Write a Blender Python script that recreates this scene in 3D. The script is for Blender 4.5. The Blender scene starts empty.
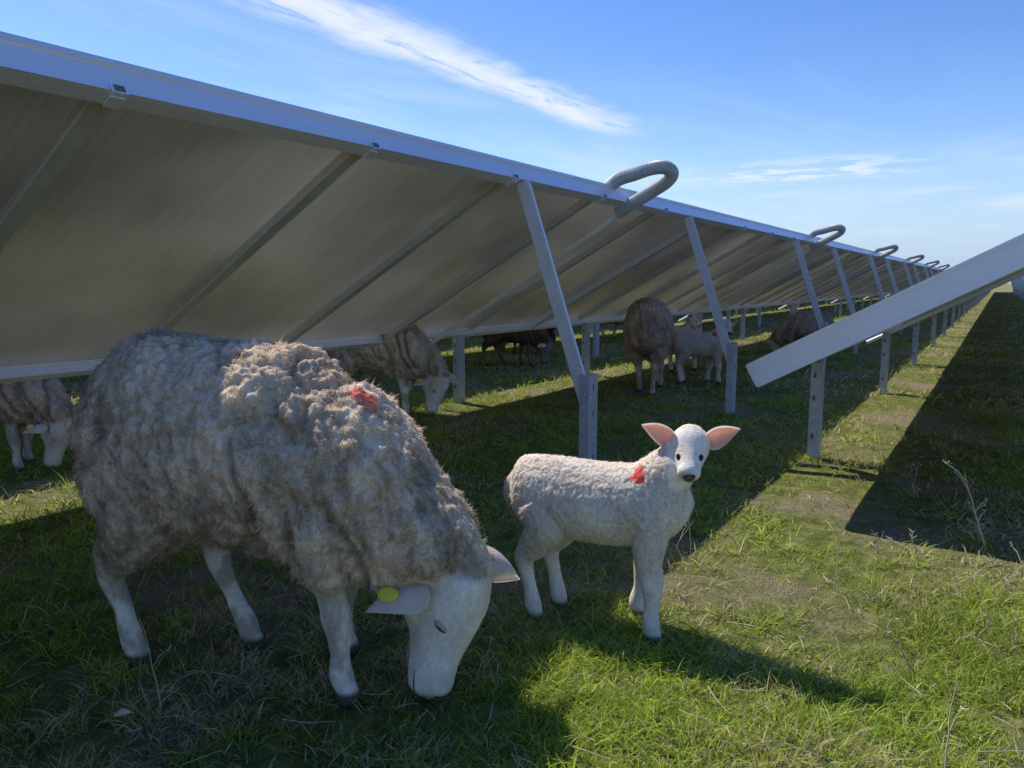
import bpy, math, random
import numpy as np
from mathutils import Vector, Matrix
from mathutils.bvhtree import BVHTree
rng=np.random.default_rng(7); random.seed(7)
scene=bpy.context.scene
col=scene.collection
scene.view_settings.view_transform='Standard'
scene.view_settings.look='None'
scene.view_settings.exposure=0

# ------------------------------------------------------------------ noise
def _h(ix,iy,iz,s):
    n=(ix*73856093)^(iy*19349663)^(iz*83492791)^(s*2654435)
    n=(n^(n>>13))*1274126177 & 0x7fffffff
    n=(n^(n>>15))*668265263 & 0x7fffffff
    return ((n^(n>>16))&0xffff)/65535.0
def vnoise(p,s=0):
    p=np.asarray(p,float); i=np.floor(p).astype(np.int64); f=p-i; f=f*f*(3-2*f)
    r=0
    for dx in (0,1):
        wx=f[:,0] if dx else 1-f[:,0]
        for dy in (0,1):
            wy=f[:,1] if dy else 1-f[:,1]
            for dz in (0,1):
                wz=f[:,2] if dz else 1-f[:,2]
                r=r+wx*wy*wz*_h(i[:,0]+dx,i[:,1]+dy,i[:,2]+dz,s)
    return r
def fbm(p,s=0,o=3):
    a=.5;r=0;t=0
    for k in range(o):
        r=r+a*vnoise(p*(2**k)+k*17.3,s+k); t+=a; a*=.5
    return r/t
def worley(p,s=0):
    i=np.floor(p).astype(np.int64); best=np.full(len(p),9.)
    for dx in(-1,0,1):
        for dy in(-1,0,1):
            for dz in(-1,0,1):
                c=i+np.array([dx,dy,dz])
                q=np.stack([c[:,0]+_h(c[:,0],c[:,1],c[:,2],s),c[:,1]+_h(c[:,0],c[:,1],c[:,2],s+5),c[:,2]+_h(c[:,0],c[:,1],c[:,2],s+9)],1)
                best=np.minimum(best,((q-p)**2).sum(1))
    return np.sqrt(best)
def sstep(a,b,x):
    t=np.clip((x-a)/(b-a),0,1); return t*t*(3-2*t)

# ------------------------------------------------------------------ node helpers
def new_mat(name):
    m=bpy.data.materials.new(name); m.use_nodes=True
    nt=m.node_tree; b=nt.nodes.get('Principled BSDF'); return m,nt,b
def N(nt,t,**kw):
    n=nt.nodes.new(t)
    for k,v in kw.items(): setattr(n,k,v)
    return n
def ramp(nt,fac,stops):
    r=N(nt,'ShaderNodeValToRGB')
    while len(r.color_ramp.elements)<len(stops): r.color_ramp.elements.new(.5)
    for e,(p,c) in zip(r.color_ramp.elements,stops):
        e.position=p; e.color=(*c,1) if len(c)==3 else c
    nt.links.new(fac,r.inputs[0]); return r
def noise(nt,scale,detail=4,rough=.55,coord='Object',stretch=None):
    tc=N(nt,'ShaderNodeTexCoord'); n=N(nt,'ShaderNodeTexNoise')
    n.inputs['Scale'].default_value=scale; n.inputs['Detail'].default_value=detail; n.inputs['Roughness'].default_value=rough
    src=tc.outputs[coord]
    if stretch:
        mp=N(nt,'ShaderNodeMapping'); mp.inputs['Scale'].default_value=stretch
        nt.links.new(src,mp.inputs[0]); src=mp.outputs[0]
    nt.links.new(src,n.inputs['Vector']); return n
def bump(nt,b,h,strength,dist):
    bp=N(nt,'ShaderNodeBump'); bp.inputs['Strength'].default_value=strength; bp.inputs['Distance'].default_value=dist
    nt.links.new(h,bp.inputs['Height']); nt.links.new(bp.outputs[0],b.inputs['Normal'])

def metal_mat(name,c1,c2,metallic,rough,scale=9,stretch=None):
    m,nt,b=new_mat(name)
    n=noise(nt,scale,6,.65,'Object',stretch)
    r=ramp(nt,n.outputs[0],[(.3,c1),(.7,c2)])
    nt.links.new(r.outputs[0],b.inputs['Base Color'])
    b.inputs['Metallic'].default_value=metallic
    rr=ramp(nt,n.outputs[0],[(.2,(rough-.1,)*3),(.8,(rough+.12,)*3)])
    nt.links.new(rr.outputs[0],b.inputs['Roughness'])
    n2=noise(nt,120,2); bump(nt,b,n2.outputs[0],.08,.002)
    return m
M_alu=metal_mat('anodised_aluminium',(.76,.75,.80),(.88,.87,.92),.35,.40,5,(1,.15,1))
M_galv=metal_mat('galvanised_steel',(.42,.43,.46),(.60,.61,.65),.3,.5,30)
M_strut=metal_mat('strut_steel',(.70,.71,.74),(.84,.85,.88),.25,.42,14)
M_rafter=metal_mat('rafter_steel',(.56,.54,.50),(.68,.66,.62),.25,.45,12)
M_pipe=metal_mat('conduit_plastic',(.88,.88,.86),(.94,.94,.92),0,.45,10)
M_corr=metal_mat('corrugated_conduit',(.38,.38,.38),(.50,.50,.49),0,.45,10)
M_hole=metal_mat('slot_dark',(.12,.12,.12),(.18,.18,.18),0,.8,10)

# back sheet: slightly translucent glass-glass module
m,nt,b=new_mat('panel_backsheet'); M_back=m
n=noise(nt,.9,4,.55); n2=noise(nt,300,2,.5,'Object',(.5,1,.5)); n3=noise(nt,120,2,.5,'Object',(.02,1,.02))
r=ramp(nt,n.outputs[0],[(.32,(.56,.53,.45)),(.68,(.80,.77,.66))])
mx=N(nt,'ShaderNodeMix',data_type='RGBA',blend_type='MULTIPLY'); mx.inputs[0].default_value=.28
r2=ramp(nt,n3.outputs[0],[(.35,(.65,.65,.65)),(.65,(1.1,1.1,1.1))])
nt.links.new(r.outputs[0],mx.inputs[6]); nt.links.new(r2.outputs[0],mx.inputs[7])
nt.links.new(mx.outputs[2],b.inputs['Base Color'])
b.inputs['Roughness'].default_value=.30; b.inputs['Metallic'].default_value=.5
ad=N(nt,'ShaderNodeMath',operation='ADD'); nt.links.new(n2.outputs[0],ad.inputs[0]); nt.links.new(n3.outputs[0],ad.inputs[1])
bump(nt,b,ad.outputs[0],.3,.002)
tl=N(nt,'ShaderNodeBsdfTranslucent'); ms=N(nt,'ShaderNodeMixShader'); ms.inputs[0].default_value=.4
nt.links.new(mx.outputs[2],tl.inputs[0]); nt.links.new(b.outputs[0],ms.inputs[1]); nt.links.new(tl.outputs[0],ms.inputs[2])
nt.links.new(ms.outputs[0],nt.nodes['Material Output'].inputs[0])
m,nt,b=new_mat('panel_cells'); M_cell=m
tc=N(nt,'ShaderNodeTexCoord'); br=N(nt,'ShaderNodeTexBrick'); br.offset=0
br.inputs['Scale'].default_value=1; br.inputs['Brick Width'].default_value=.16; br.inputs['Row Height'].default_value=.16; br.inputs['Mortar Size'].default_value=.004
br.inputs['Color1'].default_value=(.012,.018,.05,1); br.inputs['Color2'].default_value=(.015,.022,.06,1); br.inputs['Mortar'].default_value=(.2,.2,.22,1)
nt.links.new(tc.outputs['Object'],br.inputs[0]); nt.links.new(br.outputs[0],b.inputs['Base Color']); b.inputs['Roughness'].default_value=.12
tp=N(nt,'ShaderNodeBsdfTransparent'); ms=N(nt,'ShaderNodeMixShader')
n=noise(nt,.8,3,.5); r=ramp(nt,n.outputs[0],[(.35,(.045,)*3),(.7,(.15,)*3)]); nt.links.new(r.outputs[0],ms.inputs[0])
nt.links.new(b.outputs[0],ms.inputs[1]); nt.links.new(tp.outputs[0],ms.inputs[2]); nt.links.new(ms.outputs[0],nt.nodes['Material Output'].inputs[0])

# ------------------------------------------------------------------ mesh builder
class MB:
    def __init__(s): s.v=[];s.f=[];s.m=[];s.mats=[]
    def mi(s,mat):
        if mat not in s.mats: s.mats.append(mat)
        return s.mats.index(mat)
    def hexa(s,c,mat):
        k=len(s.v); s.v+= [tuple(x) for x in c]; i=s.mi(mat)
        for f in((0,3,2,1),(4,5,6,7),(0,1,5,4),(1,2,6,5),(2,3,7,6),(3,0,4,7)):
            s.f.append(tuple(k+a for a in f)); s.m.append(i)
    def box(s,x0,x1,y0,y1,z0,z1,mat):
        s.hexa([(x0,y0,z0),(x1,y0,z0),(x1,y1,z0),(x0,y1,z0),(x0,y0,z1),(x1,y0,z1),(x1,y1,z1),(x0,y1,z1)],mat)
    def fbox(s,o,U,V,W,u0,u1,v0,v1,w0,w1,mat):
        P=lambda a,b,c:tuple(o+U*a+V*b+W*c)
        s.hexa([P(u0,v0,w0),P(u1,v0,w0),P(u1,v1,w0),P(u0,v1,w0),P(u0,v0,w1),P(u1,v0,w1),P(u1,v1,w1),P(u0,v1,w1)],mat)
    def quad(s,o,U,V,W,u0,u1,v0,v1,w,mat):
        k=len(s.v)
        for a,b in((u0,v0),(u1,v0),(u1,v1),(u0,v1)): s.v.append(tuple(o+U*a+V*b+W*w))
        s.f.append((k,k+1,k+2,k+3)); s.m.append(s.mi(mat))
    def tube(s,pts,rads,mat,n=8):
        pts=[Vector(p) for p in pts]; k0=len(s.v); i=s.mi(mat); up=Vector((.13,.21,.97)).normalized()
        pr=None
        for j,p in enumerate(pts):
            t=(pts[min(j+1,len(pts)-1)]-pts[max(j-1,0)]).normalized()
            a=(pr if pr else up); a=(a-t*a.dot(t))
            if a.length<1e-4: a=Vector((1,0,0))-t*t.x
            a.normalize(); pr=a; bb=t.cross(a); r=rads[j] if hasattr(rads,'__len__') else rads
            for q in range(n):
                an=2*math.pi*q/n; s.v.append(tuple(p+a*math.cos(an)*r+bb*math.sin(an)*r))
        for j in range(len(pts)-1):
            for q in range(n):
                a0=k0+j*n+q;a1=k0+j*n+(q+1)%n
                s.f.append((a0,a1,a1+n,a0+n)); s.m.append(i)
        s.f.append(tuple(k0+q for q in range(n))[::-1]); s.m.append(i)
        e=k0+(len(pts)-1)*n; s.f.append(tuple(e+q for q in range(n))); s.m.append(i)
    def mesh(s,name,smooth=False):
        me=bpy.data.meshes.new(name); me.from_pydata(s.v,[],s.f)
        for mt in s.mats: me.materials.append(mt)
        me.polygons.foreach_set('material_index',s.m)
        if smooth: me.polygons.foreach_set('use_smooth',[True]*len(s.f))
        me.update(); return me
def crom(P,k=6):
    P=[np.array(p,float) for p in P]; out=[]
    for i in range(len(P)-1):
        p0=P[max(i-1,0)];p1=P[i];p2=P[i+1];p3=P[min(i+2,len(P)-1)]
        for j in range(k):
            t=j/k; out.append(.5*((2*p1)+(-p0+p2)*t+(2*p0-5*p1+4*p2-p3)*t*t+(-p0+3*p1-3*p2+p3)*t**3))
    out.append(P[-1]); return out
def add_obj(name,me,parent=None,loc=(0,0,0)):
    o=bpy.data.objects.new(name,me); col.objects.link(o); o.location=loc
    if parent: o.parent=parent
    return o

# ------------------------------------------------------------------ solar tables
TL=6.1
HX,HZ=0.0,1.512
EX=Vector((-.8772,0,-.4801)); NX=Vector((-.4801,0,.8772)); YX=Vector((0,1,0)); LEN=2.02
def table_mesh(low_y,name):
    B=MB(); o=Vector((HX,0,HZ))
    f=lambda e0,e1,n0,n1,y0,y1,mt:B.fbox(o,EX,YX,NX,e0,e1,y0,y1,n0,n1,mt)
    B.quad(o,EX,YX,NX,.012,2.006,.009,TL-.009,.070,M_back)
    B.quad(o,EX,YX,NX,.010,2.008,.007,TL-.007,.098,M_cell)
    for (a,b2,l0,l1) in((-.004,.004,.006,.05),(2.012,2.020,1.966,2.010)):
        f(a,b2,.0,.104,.002,TL-.002,M_alu)
        f(l0,l1,.0,.004,.004,TL-.004,M_alu)
    f(-.012,-.0055,.090,.108,.002,TL-.002,M_alu)
    f(-.010,-.0055,.0,.008,.002,TL-.002,M_alu)
    for y in(.0,TL-.006):
        f(.0055,2.0105,-.001,.104,y,y+.006,M_alu)
    f(.006,2.010,-.006,-.0025,.0,.035,M_rafter)
    f(.006,2.010,.094,.108,-.006,-.0005,M_alu)
    f(.006,2.010,-.004,.010,-.006,-.0005,M_alu)
    for k in range(1,6):
        y=k*TL/6
        f(.052,1.96,.036,.0685,y-.024,y+.024,M_rafter)
        f(.052,1.96,.032,.0355,y-.034,y+.034,M_rafter)
        f(.052,1.96,.0295,.0315,y-.0345,y-.026,M_alu)
        f(.006,.05,-.010,-.002,y-.022,y+.022,M_alu)
        f(-.014,-.0125,-.008,.022,y-.024,y+.024,M_alu)
        f(-.0165,-.0145,-.002,.016,y-.015,y+.015,M_hole)
        f(-.0035,2.010,.0995,.103,y-.006,y+.006,M_alu)
    for y in(3.14,5.57):
        px=.40
        B.box(px-.003,px+.003,y-.05,y+.05,-.2,.55,M_galv)
        B.box(px-.048,px-.0035,y-.05,y-.045,-.2,.55,M_galv)
        B.box(px-.048,px-.0035,y+.045,y+.05,-.2,.55,M_galv)
        for z in(.12,.34,.47):
            B.box(px+.0035,px+.0045,y-.006,y+.006,z,z+.03,M_hole)
        p0=Vector((px-.02,y,.42)); p1=Vector((.012,y,1.507)); d=(p1-p0); L=d.length; d.normalize(); s=Vector((0,1,0)); w=d.cross(s)
        B.fbox(p0,d,s,w,0,L,-.035,.035,-.003,.003,M_strut)
        B.fbox(p0,d,s,w,0,L,-.035,-.031,.0035,.04,M_strut)
        B.fbox(p0,d,s,w,0,L,.031,.035,.0035,.04,M_strut)
        B.fbox(p0,d,s,w,0,L,-.035,-.031,-.030,-.0035,M_strut)
        for z in(.45,.51):
            B.tube([(px-.02,y-.062,z),(px-.02,y-.05,z)],.011,M_galv,6)
    for y in low_y:
        px=-1.70
        B.box(px-.003,px+.003,y-.045,y+.045,-.2,.56,M_galv)
        B.box(px-.055,px-.0035,y-.045,y-.040,-.2,.555,M_galv)
        B.box(px-.055,px-.0035,y+.040,y+.045,-.2,.555,M_galv)
        for z in(.12,.34,.47):
            B.box(px-.04,px-.025,y-.0467,y-.0455,z,z+.03,M_hole)
    yl=4.30
    B.tube([(-.02,yl+.14,1.483),(-.3,yl+.16,1.315),(-1.0,yl+.22,.932),(-1.93,yl+.30,.435)],.019,M_pipe,8)
    path=crom([(-.14,yl,1.545),(-.02,yl-.02,1.640),(.10,yl-.02,1.672),(.20,yl,1.700),(.275,yl+.045,1.708),(.30,yl+.10,1.676),(.25,yl+.14,1.632),(.14,yl+.15,1.575),(.02,yl+.14,1.510),(-.08,yl+.14,1.452)],22)
    B.tube([tuple(p) for p in path],[.043+.0012*(1 if j%2 else -1) for j in range(len(path))],M_corr,14)
    return B.mesh(name)
tA=table_mesh((1.15,4.9),'solar_table_mesh'); tB=table_mesh((1.15,4.25),'solar_table_mesh_b')
for row in range(-6,4):
    hx=-2.07+2.96*row
    y0=.23-6.1 if row<=0 else 3.4
    nn=17 if row<=0 else 16
    for k in range(nn):
        add_obj('solar_panel_table',tA if row<=0 else tB,None,(hx,y0+k*TL,0))

# ------------------------------------------------------------------ fast tri mesh
def fast_mesh(name,V,F,C=None,smooth=True):
    me=bpy.data.meshes.new(name)
    me.vertices.add(len(V)); me.vertices.foreach_set('co',np.ascontiguousarray(V,dtype=np.float32).ravel())
    me.loops.add(F.size); me.loops.foreach_set('vertex_index',np.ascontiguousarray(F,dtype=np.int32).ravel())
    me.polygons.add(len(F)); me.polygons.foreach_set('loop_start',np.arange(0,F.size,3,dtype=np.int32))
    if smooth: me.polygons.foreach_set('use_smooth',np.ones(len(F),dtype=bool))
    me.update(calc_edges=True)
    if C is not None:
        a=me.color_attributes.new('Col','FLOAT_COLOR','POINT')
        a.data.foreach_set('color',np.concatenate([C,np.ones((len(C),1))],1).astype(np.float32).ravel())
    return me
def blades(P,D,S,Lh,Wd,bend,C,tipc=1.0):
    n=len(P); Lh=Lh[:,None]; Wd=Wd[:,None]
    v=np.empty((n,5,3))
    v[:,0]=P-S*Wd; v[:,1]=P+S*Wd
    mid=P+D*Lh*.55+bend*Lh*.25
    v[:,2]=mid-S*Wd*.75; v[:,3]=mid+S*Wd*.75
    v[:,4]=P+D*Lh*.95+bend*Lh*.85
    F=np.array([[0,1,2],[1,3,2],[2,3,4]])[None]+(np.arange(n)*5)[:,None,None]
    CC=np.repeat(C[:,None],5,1).copy(); CC[:,4]*=tipc
    return v.reshape(-1,3),F.reshape(-1,3),CC.reshape(-1,3)
def unit(a): return a/np.maximum(np.linalg.norm(a,axis=1,keepdims=True),1e-9)

# ------------------------------------------------------------------ animal materials
def fleece_mat(name):
    m,nt,b=new_mat(name)
    at=N(nt,'ShaderNodeAttribute'); at.attribute_name='Col'; oi=N(nt,'ShaderNodeObjectInfo')
    mx=N(nt,'ShaderNodeMix',data_type='RGBA',blend_type='MULTIPLY'); mx.inputs[0].default_value=1
    nt.links.new(at.outputs['Color'],mx.inputs[6]); nt.links.new(oi.outputs['Color'],mx.inputs[7])
    n=noise(nt,110,5,.65); r=ramp(nt,n.outputs[0],[(.3,(.74,.71,.66)),(.7,(1.08,1.08,1.08))])
    m2=N(nt,'ShaderNodeMix',data_type='RGBA',blend_type='MULTIPLY'); m2.inputs[0].default_value=.7
    nt.links.new(mx.outputs[2],m2.inputs[6]); nt.links.new(r.outputs[0],m2.inputs[7])
    nt.links.new(m2.outputs[2],b.inputs['Base Color']); b.inputs['Roughness'].default_value=.9
    b.inputs['Specular IOR Level'].default_value=.1
    n2=noise(nt,240,4,.65); bump(nt,b,n2.outputs[0],.7,.005)
    return m
M_body=fleece_mat('animal_coat')
m,nt,b=new_mat('wool_fibre'); M_fib=m
at=N(nt,'ShaderNodeAttribute'); at.attribute_name='Col'; oi=N(nt,'ShaderNodeObjectInfo')
mx=N(nt,'ShaderNodeMix',data_type='RGBA',blend_type='MULTIPLY'); mx.inputs[0].default_value=1
nt.links.new(at.outputs['Color'],mx.inputs[6]); nt.links.new(oi.outputs['Color'],mx.inputs[7])
df=N(nt,'ShaderNodeBsdfDiffuse'); tr=N(nt,'ShaderNodeBsdfTranslucent'); ms=N(nt,'ShaderNodeMixShader'); ms.inputs[0].default_value=.42
nt.links.new(mx.outputs[2],df.inputs[0]); nt.links.new(mx.outputs[2],tr.inputs[0])
nt.links.new(df.outputs[0],ms.inputs[1]); nt.links.new(tr.outputs[0],ms.inputs[2])
nt.links.new(ms.outputs[0],nt.nodes['Material Output'].inputs[0])
def simple(name,c,rough=.5,tl=0):
    m,nt,b=new_mat(name); n=noise(nt,60,3); r=ramp(nt,n.outputs[0],[(.3,tuple(x*.85 for x in c)),(.7,c)])
    nt.links.new(r.outputs[0],b.inputs['Base Color']); b.inputs['Roughness'].default_value=rough
    if tl:
        t=N(nt,'ShaderNodeBsdfTranslucent'); s=N(nt,'ShaderNodeMixShader'); s.inputs[0].default_value=tl
        nt.links.new(r.outputs[0],t.inputs[0]); nt.links.new(b.outputs[0],s.inputs[1]); nt.links.new(t.outputs[0],s.inputs[2])
        nt.links.new(s.outputs[0],nt.nodes['Material Output'].inputs[0])
    return m
M_eye=simple('eye_dark',(.012,.009,.007),.08); M_lid=simple('eyelid',(.50,.40,.33),.7); M_lid2=simple('eyelid_dark',(.13,.09,.075),.6)
M_nose=simple('nose_skin',(.13,.08,.08),.45); M_nost=simple('nostril',(.02,.012,.012),.6)
M_earin=simple('ear_inner_pink',(.96,.58,.48),.6,.55); M_earout=simple('ear_outer',(.90,.78,.68),.8,.45)
M_earw=simple('ear_inner_pale',(.86,.70,.62),.7,.35)
M_tag=simple('ear_tag_yellow',(.92,.72,.06),.4)

# ------------------------------------------------------------------ animal shape
def sweep(P,RA,RB,lat,fixed=False,k=5,n=20):
    pp=crom([tuple(p)+(a,b) for p,a,b in zip(P,RA,RB)],k); V=[];F=[]
    C=[Vector(p[:3]) for p in pp]
    lat=Vector(lat)
    for j,p in enumerate(pp):
        t=Vector((1,0,0)) if fixed else (C[min(j+1,len(C)-1)]-C[max(j-1,0)]).normalized()
        l=(lat-t*lat.dot(t)).normalized(); u=t.cross(l)
        for q in range(n):
            a=2*math.pi*q/n
            V.append(C[j]+l*math.cos(a)*max(p[3],.004)+u*math.sin(a)*max(p[4],.004))
    m=len(pp)
    for j in range(m-1):
        for q in range(n):
            a0=j*n+q;a1=j*n+(q+1)%n; F.append((a0,a1,a1+n,a0+n))
    t0=(C[0]-C[1]).normalized(); t1=(C[-1]-C[-2]).normalized()
    V.append(C[0]+t0*min(RA[0],RB[0])*.6); V.append(C[-1]+t1*min(RA[-1],RB[-1])*.6)
    for q in range(n):
        F.append((len(V)-2,(q+1)%n,q)); e=(m-1)*n; F.append((len(V)-1,e+q,e+(q+1)%n))
    return V,F
def polydist(p,line):
    best=np.full(len(p),9.)
    for a,b in zip(line[:-1],line[1:]):
        a=np.array(a);b=np.array(b);d=b-a; t=np.clip(((p-a)@d)/(d@d),0,1)
        best=np.minimum(best,np.linalg.norm(p-(a+t[:,None]*d),axis=1))
    return best
def ellipsoid(c,r,mat_axes,mat,nu=16,nv=10):
    V=[];F=[]
    for i in range(nv+1):
        th=math.pi*i/nv
        for j in range(nu):
            ph=2*math.pi*j/nu
            V.append(Vector(c)+mat_axes@Vector((r[0]*math.sin(th)*math.cos(ph),r[1]*math.sin(th)*math.sin(ph),r[2]*math.cos(th))))
    for i in range(nv):
        for j in range(nu):
            F.append((i*nu+j,i*nu+(j+1)%nu,(i+1)*nu+(j+1)%nu,(i+1)*nu+j))
    me=bpy.data.meshes.new('e'); me.from_pydata([tuple(v) for v in V],[],F); me.materials.append(mat)
    me.polygons.foreach_set('use_smooth',[True]*len(F)); me.update(); return me
def ear_mesh(base,d,inner,L,W,droop=0.0,inmat=None):
    d=Vector(d).normalized(); inner=Vector(inner); inner=(inner-d*inner.dot(d)).normalized(); s=d.cross(inner)
    B=MB(); NS,NT=14,9
    for layer,(mat,off,sc) in enumerate(((M_earout,0,1.0),(inmat or M_earin,.0035,.84))):
        k=len(B.v); mi=B.mi(mat)
        for i in range(NS+1):
            u=i/NS
            w=W*max(.03,(math.sin(math.pi*(u**.72))**.8 if 0<u<1 else 0)*.72+.42*(1-u)**1.2)*sc
            for j in range(NT+1):
                t=j/NT*2-1
                uu=u if layer==0 else .04+u*.9
                p=Vector(base)+d*L*uu+s*w*t*.5*1.15+inner*(off+ .42*w*(t*t)*(1-.45*u)-.10*L*math.sin(math.pi*uu)) + Vector((0,0,-droop*L*uu*uu))
                B.v.append(tuple(p))
        for i in range(NS):
            for j in range(NT):
                a=k+i*(NT+1)+j; B.f.append((a,a+1,a+NT+2,a+NT+1)); B.m.append(mi)
    return B.mesh('ear',True)

def build_shape(spec,voxel,smooth=4):
    V=[];F=[]
    for sw in spec['sweeps']:
        v,f=sweep(*sw); k=len(V); V+=v; F+=[tuple(k+i for i in q) for q in f]
    me=bpy.data.meshes.new('tmp'); me.from_pydata([tuple(v) for v in V],[],F); me.update()
    o=bpy.data.objects.new('tmp',me); col.objects.link(o)
    r=o.modifiers.new('r','REMESH'); r.mode='VOXEL'; r.voxel_size=voxel; r.adaptivity=0
    s=o.modifiers.new('s','SMOOTH'); s.factor=.5; s.iterations=smooth
    t=o.modifiers.new('t','TRIANGULATE')
    dg=bpy.context.evaluated_depsgraph_get(); dg.update(); ev=o.evaluated_get(dg); m2=ev.to_mesh()
    n=len(m2.vertices); co=np.empty(n*3,np.float32); m2.vertices.foreach_get('co',co); co=co.reshape(-1,3).astype(float)
    fi=np.empty(len(m2.loops),np.int32); m2.loops.foreach_get('vertex_index',fi); fi=fi.reshape(-1,3)
    ev.to_mesh_clear(); bpy.data.objects.remove(o); return co,fi
def vnormals(co,fi):
    fn=np.cross(co[fi[:,1]]-co[fi[:,0]],co[fi[:,2]]-co[fi[:,0]]); vn=np.zeros_like(co)
    for k in range(3): np.add.at(vn,fi[:,k],fn)
    return unit(vn),fn

def leg(pts,rads): return (pts,rads,rads,(0,1,0))
HLAT=(.30,.95,0)
HS=-.018; HZ_=-.016
def hp(x,y,z): return (x+HS,y,z+HZ_)
EWE=dict(
 sweeps=[
  ([(-.435,0,.60),(-.40,0,.61),(-.31,0,.618),(-.15,0,.602),(0,0,.588),(.12,0,.57),(.22,0,.54),(.31,0,.50),(.38,0,.455),(.445,-.005,.415),(.50,-.01,.39),(.555,-.02,.370)],
   [.09,.170,.226,.252,.255,.242,.218,.19,.165,.14,.115,.08],
   [.12,.198,.246,.262,.262,.260,.25,.23,.205,.165,.13,.085],(0,1,0),True),
  ([hp(.572,-.025,.385),hp(.558,-.03,.335),hp(.537,-.04,.27),hp(.520,-.05,.20),hp(.508,-.062,.135),hp(.500,-.070,.085),hp(.495,-.073,.055),hp(.493,-.075,.042)],
   [.047,.070,.070,.056,.046,.048,.048,.034],[.060,.090,.100,.088,.069,.062,.055,.034],HLAT),
  ([hp(.490,-.035,.325),hp(.464,-.045,.27),hp(.469,-.055,.195)],[.030,.050,.028],[.030,.046,.030],HLAT),
  ([hp(.610,-.035,.32),hp(.610,-.045,.265),hp(.584,-.055,.20)],[.030,.042,.024],[.020,.024,.018],HLAT),
  leg([(-.29,-.11,.56),(-.24,-.125,.43),(-.33,-.112,.33),(-.395,-.09,.245),(-.375,-.082,.15),(-.358,-.078,.07),(-.345,-.076,.03),(-.335,-.074,.0)],[.13,.108,.068,.036,.023,.029,.027,.034]),
  leg([(-.25,.12,.56),(-.15,.125,.43),(-.20,.11,.33),(-.205,.09,.245),(-.16,.082,.15),(-.118,.08,.07),(-.105,.08,.03),(-.093,.08,.0)],[.13,.108,.068,.036,.023,.029,.027,.034]),
  leg([(.24,-.11,.46),(.235,-.12,.35),(.25,-.12,.27),(.264,-.117,.205),(.268,-.116,.12),(.268,-.115,.065),(.28,-.114,.03),(.287,-.113,.0)],[.10,.066,.036,.038,.023,.030,.027,.034]),
  leg([(.20,.11,.46),(.18,.115,.35),(.175,.115,.27),(.174,.116,.205),(.165,.116,.12),(.158,.115,.065),(.17,.115,.03),(.178,.115,.0)],[.10,.066,.036,.038,.023,.030,.027,.034]),
  leg([(-.41,0,.70),(-.452,0,.64),(-.468,0,.56),(-.465,0,.50)],[.06,.05,.040,.026]),
 ],
 legs=[[(-.34,-.115,.33),(-.395,-.09,.245),(-.358,-.078,.07),(-.335,-.074,0)],[(-.20,.11,.33),(-.205,.09,.245),(-.118,.08,.07),(-.093,.08,0)],
       [(.25,-.12,.29),(.262,-.117,.20),(.27,-.115,.065),(.287,-.113,0)],[(.175,.115,.29),(.172,.116,.2),(.16,.115,.065),(.178,.115,0)]],
 legr=.062,legz=.285, head=[hp(.56,-.03,.32),hp(.535,-.04,.255),hp(.508,-.06,.135),hp(.493,-.075,.036)],headr=.126,
 lump=.0110,lumpf=44,fold=.028)
hn=Vector((.10,-.77,-.63)).normalized(); hc=Vector((.262,-.01,.540)); HP=lambda s,u=0:tuple(hc+hn*s+Vector((0,-.63,.77))*u)
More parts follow.
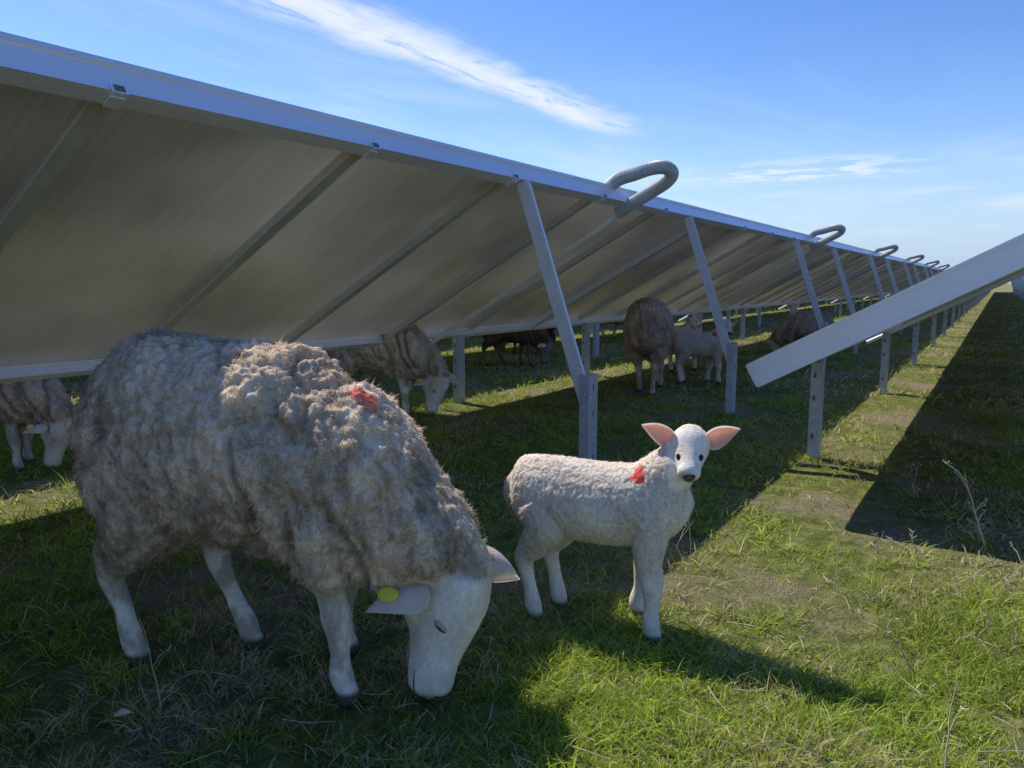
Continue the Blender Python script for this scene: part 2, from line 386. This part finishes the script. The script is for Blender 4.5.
LAMB=dict(
 sweeps=[
  ([(-.250,0,.388),(-.225,0,.385),(-.13,0,.376),(0,0,.368),(.10,0,.372),(.17,0,.382),(.225,0,.388),(.258,0,.39)],
   [.045,.080,.104,.109,.105,.095,.072,.036],[.062,.102,.119,.119,.118,.112,.092,.048],(0,1,0),True),
  ([(.12,0,.39),(.175,.0,.44),(.222,.012,.50),(.244,.022,.55)],[.088,.080,.060,.047],[.09,.082,.064,.050],(0,1,0)),
  ([HP(-.075),HP(-.05),HP(-.015),HP(.022),HP(.055),HP(.078),HP(.092)],[.030,.050,.055,.043,.032,.031,.019],[.030,.048,.052,.040,.031,.027,.017],(.99,.13,0)),
  ([HP(-.03,.033),HP(.01,.031),HP(.05,.019),HP(.08,.011)],[.026,.019,.015,.011],[.014,.012,.010,.008],(.99,.13,0)),
  leg([(-.165,-.040,.36),(-.14,-.052,.30),(-.17,-.055,.24),(-.203,-.056,.19),(-.19,-.054,.12),(-.176,-.054,.05),(-.168,-.054,.02),(-.162,-.054,0)],[.068,.064,.045,.029,.020,.025,.022,.026]),
  leg([(-.145,.040,.36),(-.11,.052,.30),(-.13,.055,.24),(-.158,.056,.19),(-.145,.055,.12),(-.131,.055,.05),(-.123,.055,.02),(-.117,.055,0)],[.068,.064,.045,.029,.020,.025,.022,.026]),
  leg([(.165,-.038,.36),(.165,-.052,.28),(.168,-.062,.22),(.178,-.068,.165),(.178,-.071,.10),(.179,-.074,.05),(.187,-.076,.02),(.192,-.076,0)],[.062,.048,.034,.032,.021,.026,.023,.026]),
  leg([(.14,.038,.36),(.135,.052,.28),(.13,.063,.22),(.130,.070,.165),(.12,.074,.10),(.111,.077,.05),(.118,.078,.02),(.123,.078,0)],[.062,.048,.034,.032,.021,.026,.023,.026]),
  leg([(-.235,0,.43),(-.262,0,.40),(-.270,0,.36),(-.264,0,.32)],[.022,.022,.018,.012]),
 ],
 legs=[[(-.17,-.055,.24),(-.20,-.055,.185),(-.178,-.054,.05),(-.162,-.054,0)],[(-.13,.055,.24),(-.155,.055,.185),(-.133,.055,.05),(-.117,.055,0)],
       [(.168,-.066,.22),(.176,-.07,.16),(.18,-.075,.045),(.192,-.076,0)],[(.13,.068,.22),(.128,.072,.16),(.112,.078,.045),(.123,.078,0)]],
 legr=.046,legz=.18, head=[HP(-.02),HP(.03),HP(.10)],headr=.064,
 lump=.0026,lumpf=120,fold=0.004)

def make_animal_meshes(spec,voxel,nstr,strlen,strw,wool,dirt,face,mark,seed,kind,smooth=4):
    co,fi=build_shape(spec,voxel,smooth)
    vn,fn=vnormals(co,fi)
    wob=fbm(co*18,seed)
    dl=np.full(len(co),9.)
    for L in spec['legs']: dl=np.minimum(dl,polydist(co,L))
    lm=(1-sstep(spec['legr']*.85,spec['legr']*1.15,dl))*(1-sstep(spec['legz']-.03,spec['legz']+.03,co[:,2]+(wob-.5)*.06))
    dh=polydist(co,spec['head'])
    hm=1-sstep(spec['headr']*.88,spec['headr']*1.04,dh+(wob-.5)*.03)
    if kind=='ewe': hm*=(1-sstep(.305,.345,co[:,2]+(wob-.5)*.05))*sstep(.36,.40,co[:,0])
    bare=np.clip(lm+hm,0,1); wl=1-bare
    wf=spec['lumpf']
    q=co+ .014*np.stack([fbm(co*40,seed+1),fbm(co*40,seed+2),fbm(co*40,seed+3)],1)
    d=spec['lump']*(.62-worley(q*wf*np.array([1,1,.50]),seed))*1.5+spec['lump']*1.1*(fbm(co*9,seed+4)-.5)*2
    d+=spec['lump']*1.2*(fbm(q*np.array([1,1,.4])*75,seed+5)-.5)
    if kind=='ewe':
        q2=co+.03*np.stack([fbm(co*14,seed+41),fbm(co*14,seed+42),fbm(co*14,seed+43)],1)
        d+=.012*(.6-worley(q2*np.array([15,15,8]),seed+44))
        zz=co[:,0]+.30*(co[:,2]-.5)+.07*fbm(co*6,seed+8)
        rd=1-np.abs(2*vnoise(np.stack([zz*17,co[:,1]*5,co[:,2]*3.5],1),seed+6)-1)
        env=sstep(-.02,.16,co[:,0])*(1-sstep(.47,.57,co[:,0]))*.9+.12
        d+=-spec['fold']*(rd**3)*1.6*env
        d+=.014*env
    d=d*wl + bare*(fbm(co*28,seed+51)-.5)*(.006 if kind=='ewe' else .002)
    co2=co+vn*d[:,None]
    c=np.empty((len(co),3)); W=np.array(wool);D=np.array(dirt);FC=np.array(face)
    n1=fbm(co*6,seed+11)[:,None]; n2=fbm(q*np.array([30,30,14]),seed+12)[:,None]
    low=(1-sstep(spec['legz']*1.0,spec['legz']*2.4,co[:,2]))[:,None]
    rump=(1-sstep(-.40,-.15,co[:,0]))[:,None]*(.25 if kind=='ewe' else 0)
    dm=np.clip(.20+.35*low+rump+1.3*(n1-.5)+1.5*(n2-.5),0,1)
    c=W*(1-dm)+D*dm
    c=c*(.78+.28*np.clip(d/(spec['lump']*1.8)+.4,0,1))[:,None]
    n4=fbm(co*np.array([90,90,60]),seed+13)[:,None]
    fc=FC*(.70+.30*n2+.30*n4)
    c=c*(1-bare[:,None])+fc*bare[:,None]
    legd=(lm*sstep(.38,.58,fbm(co*np.array([30,30,14]),seed+14)))[:,None]*(.60 if kind=='ewe' else .22)
    c=c*(1-legd)+np.array([.34,.25,.17])*legd
    hoof=(lm*(1-sstep(.018,.034,co[:,2]))*(dl<.2))[:,None]
    c=c*(1-hoof)+np.array([.13,.10,.07])*hoof
    if mark:
        (mx_,my_,mz_),(ax,ay,az),mc,ms_=mark
        e=((co[:,0]-mx_)/ax)**2+((co[:,1]-my_)/ay)**2+((co[:,2]-mz_)/az)**2+ (fbm(co*45,seed+20)-.5)*2.4
        k=(1-sstep(.5,1.4,e))[:,None]*ms_; c=c*(1-k)+np.array(mc)*k
    mz=np.array(spec['head'][-1]); k=(1-sstep(.02,.065 if kind=='ewe' else .028,np.linalg.norm(co-mz,axis=1)))[:,None]*.5
    c=c*(1-k)+np.array([.55,.40,.35])*k
    if kind=='ewe':
        k=(hm*sstep(.42,.64,fbm(co*16,seed+60)))[:,None]*.45; c=c*(1-k)+np.array([.58,.46,.31])*k
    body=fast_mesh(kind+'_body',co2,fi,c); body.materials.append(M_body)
    vn2,fn2=vnormals(co2,fi); ar=np.linalg.norm(fn2,axis=1)*(.80+np.clip(wl[fi].mean(1),0,1)*.20)
    ix=rng.choice(len(fi),nstr,p=ar/ar.sum()); r1=np.sqrt(rng.random(nstr)); r2=rng.random(nstr)
    wts=np.stack([1-r1,r1*(1-r2),r1*r2],1)
    P=(co2[fi[ix]]*wts[:,:,None]).sum(1); nn=unit((vn2[fi[ix]]*wts[:,:,None]).sum(1)); cc=(c[fi[ix]]*wts[:,:,None]).sum(1); ww=(wl[fi[ix]]*wts).sum(1)
    fr=spec['lumpf']*1.5 if kind=='ewe' else 150
    cl=np.stack([vnoise(P*fr,seed+30),vnoise(P*fr,seed+31),vnoise(P*fr,seed+32)],1)-.5
    w3=ww[:,None]
    D_=unit(nn*(.38*w3+.14)+cl*1.3*w3+np.array([-.02,0,-.48])*(1+(1-w3)*1.0)+rng.normal(0,.15,(nstr,3)))
    dn=(D_*nn).sum(1,keepdims=True); D_=unit(D_+nn*np.clip(.16-dn,0,2))
    S_=unit(np.cross(D_,nn+rng.normal(0,.35,(nstr,3))))
    bd=unit(cl[:,[1,2,0]]+rng.normal(0,.12,(nstr,3))-nn*.40)*.7
    LL=strlen*(.5+rng.random(nstr))*(.38+.62*ww)
    cc=cc*(.82+.36*rng.random(nstr))[:,None]
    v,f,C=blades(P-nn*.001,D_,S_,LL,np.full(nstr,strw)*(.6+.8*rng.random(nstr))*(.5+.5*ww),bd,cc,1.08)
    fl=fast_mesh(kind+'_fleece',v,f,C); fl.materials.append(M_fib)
    bvh=BVHTree.FromPolygons([tuple(x) for x in co2],[tuple(int(i) for i in t) for t in fi])
    return body,fl,bvh

def surf(bvh,origin,target):
    o=Vector(origin); d=(Vector(target)-o).normalized(); h=bvh.ray_cast(o,d)
    return (h[0],h[1]) if h[0] else (Vector(target),-d)
def frame_from(n,up):
    n=Vector(n).normalized(); u=Vector(up); u=(u-n*u.dot(n)).normalized(); s=u.cross(n); return Matrix((s,u,n)).transposed()

def ewe_extras(bvh,lat=HLAT):
    out=[]; la=Vector(lat).normalized(); ax=Vector((-.075,-.04,-.34)).normalized(); fwd=la.cross(ax)
    if fwd.x<0: fwd=-fwd
    C=Vector(hp(.540,-.04,.228))
    for sg in(-1,1):
        tgt=C+fwd*.022
        p,n=surf(bvh,tgt+la*sg*.3,tgt)
        M=frame_from(n,ax)@Matrix.Rotation(.55*sg,3,'Z')
        out.append(('eye_lid',ellipsoid(p-n*.006,(.022,.013,.0115),M,M_lid)))
        out.append(('eye',ellipsoid(p-n*.0008+ax*.002,(.0155,.0045,.0070),M,M_eye)))
        t2=Vector(hp(.497,-.072,.062))
        p,n=surf(bvh,t2+fwd*.15+la*sg*.10+ax*.03,t2+fwd*.01)
        M=frame_from(n,ax); out.append(('nostril',ellipsoid(p-n*.003,(.013,.005,.005),M@Matrix.Rotation(.6*sg,3,'Z'),M_nost)))
        if sg<0:
            eb=Vector(hp(.512,-.112,.320)); d=Vector((-.82,-.42,-.14)); inn=(.05,.50,-.84)
            out.append(('ear',ear_mesh(eb,d,inn,.145,.085,.16,M_earw)))
            nrm=Vector((-.05,-.60,.78)).normalized()
            tp=eb+d.normalized()*.088+nrm*.020+Vector((0,0,-.006))
            out.append(('ear_tag',ellipsoid(tp,(.026,.019,.0035),frame_from(nrm,(0,0,1)),M_tag)))
        else:
            eb=Vector(hp(.585,.03,.345)); d=Vector((.62,.55,-.30))
            out.append(('ear',ear_mesh(eb,d,(-.3,.7,-.5),.13,.080,.25,M_earw)))
    for sg in(-1,1):
        pts=[]
        for k in range(6):
            t=Vector(hp(.497,-.072,.048))-ax*(.012*k)-fwd*(.006+.004*k)
            p,n=surf(bvh,t+la*sg*.2,t); pts.append(tuple(p-n*.0006))
        B=MB(); B.tube(pts,[.0015,.0022,.0024,.0022,.0018,.001],M_nost,5); out.append(('mouth',B.mesh('mouth')))
    return out
def lamb_extras(bvh):
    out=[]; la=Vector((.99,.13,0)).normalized(); up=-(hn.cross(la))
    if up.z<0: up=-up
    for sg in(-1,1):
        t=hc+hn*.010+up*.012
        p,n=surf(bvh,t+la*sg*.14+hn*.12+up*.04,t)
        M=frame_from(n,up)
        out.append(('eye_lid',ellipsoid(p-n*.0056,(.0142,.0106,.0085),M,M_lid2)))
        out.append(('eye',ellipsoid(p-n*.0034,(.0112,.0082,.0080),M,M_eye)))
        t2=hc+hn*.080
        p,n=surf(bvh,t2+hn*.1+la*sg*.035+up*.05,t2+la*sg*.008+up*.006)
        M=frame_from(n,up); out.append(('nostril',ellipsoid(p+n*.0012,(.0065,.0032,.003),M@Matrix.Rotation(-.6*sg,3,'Z'),M_nost)))
        eb=hc-hn*.038+la*sg*.040+up*.014
        d=la*sg*1.0+Vector((0,.05,.27))
        out.append(('ear',ear_mesh(eb,d,hn*.8+Vector((0,-.3,.1)),.097,.064,-.05)))
    p,n=surf(bvh,hc+hn*.25+up*.05,hc+hn*.075+up*.002)
    out.append(('nose',ellipsoid(p-n*.0042,(.0155,.0125,.0068),frame_from(n,up),M_nose)))
    pts=[]
    for k in range(7):
        s=-1+2*k/6; t=hc+hn*(.078-.012*abs(s))-up*.014
        p,n=surf(bvh,t+hn*.15+la*s*.05-up*.05,t+la*s*.012); pts.append(tuple(p))
    B=MB(); B.tube(pts,.0020,M_nost,5); out.append(('mouth',B.mesh('mouth')))
    return out
def place(kind,meshes,extras,loc,ang,scale=1.0,tint=(1,1,1)):
    e=bpy.data.objects.new(kind,None); col.objects.link(e); e.location=loc; e.rotation_euler=(0,0,ang); e.scale=(scale,)*3
    for nm,me in [('body',meshes[0]),('fleece',meshes[1])]+extras:
        o=add_obj(nm,me,e); o.color=(*tint,1)
    return e
wool=(.88,.71,.52); dirt=(.46,.34,.22)
b1=make_animal_meshes(EWE,.0055,160000,.0150,.0009,wool,dirt,(.97,.87,.72),((.345,-.05,.73),(.075,.028,.04),(.78,.10,.07),.8),3,'ewe')
place('sheep',b1[:2],ewe_extras(b1[2]),(-1.567,1.26,0),math.atan2(.318,.947))
b2=make_animal_meshes(LAMB,.0035,130000,.0068,.00065,(.97,.87,.73),(.86,.72,.56),(.99,.91,.80),((.138,-.04,.468),(.026,.045,.024),(.85,.08,.05),.9),11,'lamb',12)
lex=lamb_extras(b2[2])
place('lamb',b2[:2],lex,(-.947,1.948,0),math.atan2(.209,.978))
b3=make_animal_meshes(EWE,.011,40000,.018,.002,(.84,.69,.52),(.50,.38,.27),(.9,.82,.7),None,23,'ewe')
ex3=ewe_extras(b3[2])
b4=make_animal_meshes(EWE,.011,40000,.018,.002,(.84,.69,.52),(.50,.38,.27),(.9,.82,.7),((-.20,-.05,.82),(.15,.22,.14),(.12,.42,.18),.9),29,'ewe')
ex4=ewe_extras(b4[2])
th=math.radians(32.48)
place('sheep',b3[:2],ex3,(-4.62,1.92,0),th-.1,.84,(.80,.74,.70))
place('sheep',b4[:2],ex4,(-4.02,4.42,0),th-.30,.93)
e=place('sheep',b3[:2],ex3,(-2.72,6.65,0),math.radians(108),1.0,(.92,.88,.84)); e.scale=(1,.86,1)
place('sheep',b3[:2],ex3,(-5.05,7.9,0),th+.1,.85,(.32,.23,.19))
place('sheep',b3[:2],ex3,(-5.6,9.3,0),th+math.pi,.85,(.28,.21,.17))
place('sheep',b3[:2],ex3,(-2.15,10.6,0),th+2.6,.74,(.80,.78,.76))
place('sheep',b3[:2],ex3,(-5.9,12.6,0),th+.4,.85,(.9,.9,.9))
place('lamb',b2[:2],lex,(-2.50,7.40,0),th+.0,1.05,(.85,.8,.76))
place('lamb',b2[:2],lex,(-3.0,8.3,0),th+.9,1.05,(.85,.8,.76))

# ------------------------------------------------------------------ ground
g=np.linspace(-1,1,241); gx=np.sign(g)*(np.abs(g)*6+ (np.abs(g)**5)*1800)
X,Y=np.meshgrid(gx-1,gx+4,indexing='ij')
Pz=np.stack([X.ravel(),Y.ravel(),0*X.ravel()],1)
hz=(fbm(Pz*3.1,50)-.5)*.022*(np.hypot(Pz[:,0],Pz[:,1])<60)-.004
Pz[:,2]=hz
n=241; idx=np.arange(n*n).reshape(n,n)
a=idx[:-1,:-1].ravel();b_=idx[1:,:-1].ravel();c_=idx[1:,1:].ravel();d_=idx[:-1,1:].ravel()
F=np.concatenate([np.stack([a,b_,c_],1),np.stack([a,c_,d_],1)])
me=fast_mesh('ground',Pz,F)
m,nt,b=new_mat('pasture_soil')
n1=noise(nt,1.1,6,.6); n2=noise(nt,14,6,.7); n3=noise(nt,90,4,.7)
r1=ramp(nt,n2.outputs[0],[(.3,(.08,.09,.03)),(.5,(.18,.21,.05)),(.68,(.36,.32,.13))])
r2=ramp(nt,n3.outputs[0],[(.3,(.18,.13,.09)),(.7,(.50,.41,.28))])
mx=N(nt,'ShaderNodeMix',data_type='RGBA'); rr=ramp(nt,n1.outputs[0],[(.48,(0,0,0)),(.60,(.85,.85,.85))])
nt.links.new(rr.outputs[0],mx.inputs[0]); nt.links.new(r1.outputs[0],mx.inputs[6]); nt.links.new(r2.outputs[0],mx.inputs[7])
nt.links.new(mx.outputs[2],b.inputs['Base Color']); b.inputs['Roughness'].default_value=.95; b.inputs['Specular IOR Level'].default_value=.1
ad=N(nt,'ShaderNodeMath',operation='ADD'); nt.links.new(n2.outputs[0],ad.inputs[0]); nt.links.new(n3.outputs[0],ad.inputs[1]); bump(nt,b,ad.outputs[0],.9,.03)
me.materials.append(m); add_obj('ground',me)

# ------------------------------------------------------------------ grass
m,nt,b=new_mat('grass_blade'); M_grass=m
at=N(nt,'ShaderNodeAttribute'); at.attribute_name='Col'
tr=N(nt,'ShaderNodeBsdfTranslucent'); ms=N(nt,'ShaderNodeMixShader'); ms.inputs[0].default_value=.5
nt.links.new(at.outputs['Color'],b.inputs['Base Color']); b.inputs['Roughness'].default_value=.5; b.inputs['Specular IOR Level'].default_value=.35
nt.links.new(at.outputs['Color'],tr.inputs[0]); nt.links.new(b.outputs[0],ms.inputs[1]); nt.links.new(tr.outputs[0],ms.inputs[2])
nt.links.new(ms.outputs[0],nt.nodes['Material Output'].inputs[0])
PP=[];HH=[];WW=[]
def stripf(p): return np.exp(-((p[:,0]+.50)/.38)**2)*sstep(1.9,2.6,p[:,1])
for (r0,r1_,cnt,w,h) in((.75,3.0,170000,.0016,.052),(3.0,7.0,150000,.0026,.052),(7.0,16,95000,.0055,.062),(16,50,80000,.016,.08)):
    an=th+math.pi/2+(rng.random(cnt)-.5)*math.radians(104); rd=np.sqrt(r0*r0+rng.random(cnt)*(r1_*r1_-r0*r0))
    p=np.stack([np.cos(an)*rd,np.sin(an)*rd,np.zeros(cnt)],1)
    cl=fbm(p*2.2,60); cl2=fbm(p*11,61)
    strip=stripf(p)
    keep=rng.random(cnt)<np.clip(.47+3.2*(cl-.41)+2.2*(cl2-.5)-strip*(.28+1.2*(fbm(p*3.5,66)>.47)),.07,1)
    p=p[keep]; cl=cl[keep]; cl2=cl2[keep]; k=len(p)
    PP.append(p); HH.append(h*(.35+.75*rng.random(k))*(.25+1.5*cl2)*(1+.8*(rng.random(k)<.06))); WW.append(w*(.6+.8*rng.random(k)))
P=np.concatenate(PP);H=np.concatenate(HH);W=np.concatenate(WW);n=len(P)
P[:,2]=(fbm(P*3.1,50)-.5)*.022-.008
az=rng.random(n)*2*math.pi; tilt=.15+.75*rng.random(n)**1.3
D=np.stack([np.cos(az)*np.sin(tilt),np.sin(az)*np.sin(tilt),np.cos(tilt)],1)
S=unit(np.cross(D,rng.normal(0,1,(n,3)))); bd=np.stack([np.cos(az),np.sin(az),-.4*np.ones(n)],1)*(.2+.6*rng.random(n))[:,None]
strip=stripf(P)
dry=rng.random(n)<np.clip(.17+1.7*(fbm(P*1.3,70)-.5)+1.2*(fbm(P*6,71)-.5)+.30*strip,.05,.85)
t=rng.random(n)[:,None]; gc=np.array([.18,.28,.035])*(1-t)+np.array([.52,.60,.08])*t
tt=fbm(P*1.7,77)[:,None]; gc=gc*(.60+.75*tt)
dc=np.array([.76,.64,.38])*(.45+.65*rng.random(n))[:,None]
C=np.where(dry[:,None],dc,gc)
v,f,CC=blades(P,D,S,H,W,bd,C,1.12)
me=fast_mesh('grass',v,f,CC); me.materials.append(M_grass); add_obj('grass',me)

M_straw=simple('dry_straw',(.52,.44,.29),.8)
B=MB()
for k in range(460):
    a=th+math.pi/2+(random.random()-.5)*1.7; r=1.2+6*random.random()**1.2
    p=Vector((math.cos(a)*r,math.sin(a)*r,.008+.018*random.random())); q=random.random()*6.28; L=.03+.10*random.random()
    d=Vector((math.cos(q),math.sin(q),.2*(random.random()-.3))); s=Vector((-d.y,d.x,0))*(random.random()-.5)*.35
    B.tube([p,p+d*L*.5+s*L*.5,p+d*L],[.0013,.0011,.0006],M_straw,4)
add_obj('fallen_straw',B.mesh('fallen_straw'))
def weed(x,y,h,lean,branches,seed,thick=.0020):
    rnd=random.Random(seed); B=MB(); pts=[];p=Vector((0,0,-.02)); d=Vector((lean[0],lean[1],1)).normalized()
    for k in range(9):
        pts.append(p.copy()); p=p+d*h/8; d=(d+Vector((rnd.uniform(-.12,.12),rnd.uniform(-.12,.12),0))).normalized()
    B.tube(pts,[thick*(1-.08*k) for k in range(9)],M_straw,5)
    for k in range(branches):
        i=rnd.randint(2,7); a=rnd.random()*6.28; L=h*rnd.uniform(.12,.28); b0=pts[i]
        dd=Vector((math.cos(a)*.8,math.sin(a)*.8,.7)); e=b0+dd*L
        B.tube([b0,b0+dd*L*.5+Vector((0,0,.01)),e],[thick*.6,thick*.5,thick*.35],M_straw,4)
        for s in range(3):
            B.tube([e,e+Vector((rnd.uniform(-1,1),rnd.uniform(-1,1),rnd.uniform(.2,1)))*.014],[.0022,.0012],M_straw,5)
    add_obj('dry_weed',B.mesh('dry_weed'),None,(x,y,0))
weed(.03,3.32,.33,(-.28,-.1,0),8,1,.0050)
weed(-.386,2.585,.36,(-.03,0),1,2,.0024)
weed(-.80,2.35,.34,(.05,.05),2,3,.0022)
weed(-1.594,.963,.27,(.06,.05),1,4,.0018)
weed(-.02,1.68,.22,(-.1,.0),1,5,.0026)
weed(-.17,3.0,.12,(-.3,0),2,6); weed(.0,2.4,.14,(.5,.1),2,7); weed(-.32,3.05,.10,(.3,.2),2,8)
weed(-1.05,1.5,.12,(.1,.2),1,10,.0014); weed(-.3,4.2,.16,(.2,.1),3,12); weed(.1,2.9,.13,(-.5,.1),2,13)
weed(-2.3,2.4,.15,(.2,.1),3,14); weed(-.95,2.6,.20,(.2,.0),2,15); weed(-.1,2.1,.17,(-.6,.2),2,16,.0030); weed(.05,2.75,.2,(.3,.0),3,17,.0026)
B=MB(); B.tube([(0,0,0),(.02,.01,.012),(.045,.015,.016)],[.003,.009,.001],M_earout,6); add_obj('feather',B.mesh('feather',True),None,(-1.62,.87,.03))

# ------------------------------------------------------------------ world + sun
sd=Vector((-.75,.20,1)).normalized()
w=bpy.data.worlds.new('World'); scene.world=w; w.use_nodes=True; nt=w.node_tree
bg=nt.nodes['Background']; bg.inputs[1].default_value=.15
sky=N(nt,'ShaderNodeTexSky',sky_type='NISHITA'); sky.sun_disc=False
sky.sun_elevation=math.asin(sd.z); sky.sun_rotation=math.atan2(sd.x,sd.y); sky.air_density=1.0; sky.dust_density=.3; sky.ozone_density=2.0
tc=N(nt,'ShaderNodeTexCoord'); sx=N(nt,'ShaderNodeSeparateXYZ'); nt.links.new(tc.outputs['Generated'],sx.inputs[0])
def mth(op,a,b=None,c=None,clamp=False):
    n=N(nt,'ShaderNodeMath',operation=op); n.use_clamp=clamp
    for i,q in enumerate((a,b,c)):
        if q is None: continue
        if isinstance(q,(int,float)): n.inputs[i].default_value=q
        else: nt.links.new(q,n.inputs[i])
    return n.outputs[0]
def sm(x,a,b):
    n=N(nt,'ShaderNodeMapRange',interpolation_type='SMOOTHSTEP'); nt.links.new(x,n.inputs[0]); n.inputs[1].default_value=a; n.inputs[2].default_value=b; return n.outputs[0]
hs=N(nt,'ShaderNodeHueSaturation'); hs.inputs['Hue'].default_value=.515; hs.inputs['Saturation'].default_value=1.32; hs.inputs['Value'].default_value=1.10; nt.links.new(sky.outputs[0],hs.inputs['Color'])
hm=N(nt,'ShaderNodeMix',data_type='RGBA'); nt.links.new(mth('MULTIPLY',mth('SUBTRACT',1.0,sm(sx.outputs[2],.0,.18)),.85),hm.inputs[0])
nt.links.new(hs.outputs[0],hm.inputs[6]); hm.inputs[7].default_value=(2.7,3.8,5.9,1)
zc=mth('MAXIMUM',sx.outputs[2],.02); px=mth('DIVIDE',sx.outputs[0],zc); py=mth('DIVIDE',sx.outputs[1],zc)
cb=N(nt,'ShaderNodeCombineXYZ'); nt.links.new(px,cb.inputs[0]); nt.links.new(py,cb.inputs[1])
def wn(scale,stretch,detail=8,rough=.6,dist=0,off=(0,0,0)):
    mp=N(nt,'ShaderNodeMapping'); mp.inputs['Scale'].default_value=stretch; mp.inputs['Location'].default_value=off; nt.links.new(cb.outputs[0],mp.inputs[0])
    n=N(nt,'ShaderNodeTexNoise'); n.inputs['Scale'].default_value=scale; n.inputs['Detail'].default_value=detail; n.inputs['Roughness'].default_value=rough; n.inputs['Distortion'].default_value=dist
    nt.links.new(mp.outputs[0],n.inputs['Vector']); return n.outputs[0]
nA=wn(1.2,(1,1,1),4); nB=wn(3.5,(2.2,.5,1),8,.65,.6)
dx=mth('ABSOLUTE',mth('ADD',mth('ADD',px,2.20),mth('MULTIPLY',mth('SUBTRACT',nA,.5),.55)))
st=mth('SUBTRACT',1.0,sm(dx,.0,.30)); st=mth('MULTIPLY',st,sm(py,1.0,2.0)); st=mth('MULTIPLY',st,mth('SUBTRACT',1.0,sm(py,4.2,5.3)))
st=mth('MULTIPLY',st,sm(nB,.25,.55))
hz_=mth('MULTIPLY',sm(wn(.35,(1.4,.7,1),8,.62,.8,(3,1,0)),.42,.72),.45)
hz_=mth('MULTIPLY',hz_,sm(py,2.5,7.0))
hl=mth('MULTIPLY',sm(wn(.9,(1.6,.6,1),8,.62,.5,(1,5,0)),.40,.75),mth('MULTIPLY',sm(mth('MULTIPLY',px,-1.0),1.8,2.8),.30))
pf=mth('MULTIPLY',mth('SUBTRACT',1.0,sm(mth('ABSOLUTE',mth('SUBTRACT',py,7.4)),.1,1.2)),mth('SUBTRACT',1.0,sm(mth('ABSOLUTE',mth('ADD',px,1.6)),.3,1.5)))
pf=mth('MULTIPLY',pf,sm(wn(2.6,(1,1,1),8,.6,.3,(7,2,0)),.42,.60))
cl=mth('MAXIMUM',mth('MULTIPLY',st,.9),mth('MAXIMUM',mth('MAXIMUM',hz_,hl),mth('MULTIPLY',pf,.75)),None,True)
cl=mth('MULTIPLY',cl,sm(sx.outputs[2],.02,.10))
mx=N(nt,'ShaderNodeMix',data_type='RGBA'); nt.links.new(cl,mx.inputs[0]); nt.links.new(hm.outputs[2],mx.inputs[6]); mx.inputs[7].default_value=(5.8,6.2,6.8,1)
nt.links.new(mx.outputs[2],bg.inputs[0])
sl=bpy.data.lights.new('sun','SUN'); sl.energy=5.0; sl.angle=math.radians(.5); sl.color=(1,.95,.86)
so=bpy.data.objects.new('sun',sl); col.objects.link(so); so.rotation_euler=sd.to_track_quat('Z','Y').to_euler(); so.location=(-8,2,12)

# ------------------------------------------------------------------ camera
cd=bpy.data.cameras.new('camera'); cam=bpy.data.objects.new('camera',cd); col.objects.link(cam)
cam.location=(0,0,1.0); cam.rotation_euler=(math.radians(90-7.57),0,th); cd.sensor_width=36; cd.lens=26.72; cd.clip_start=.05; cd.clip_end=5000
scene.camera=cam
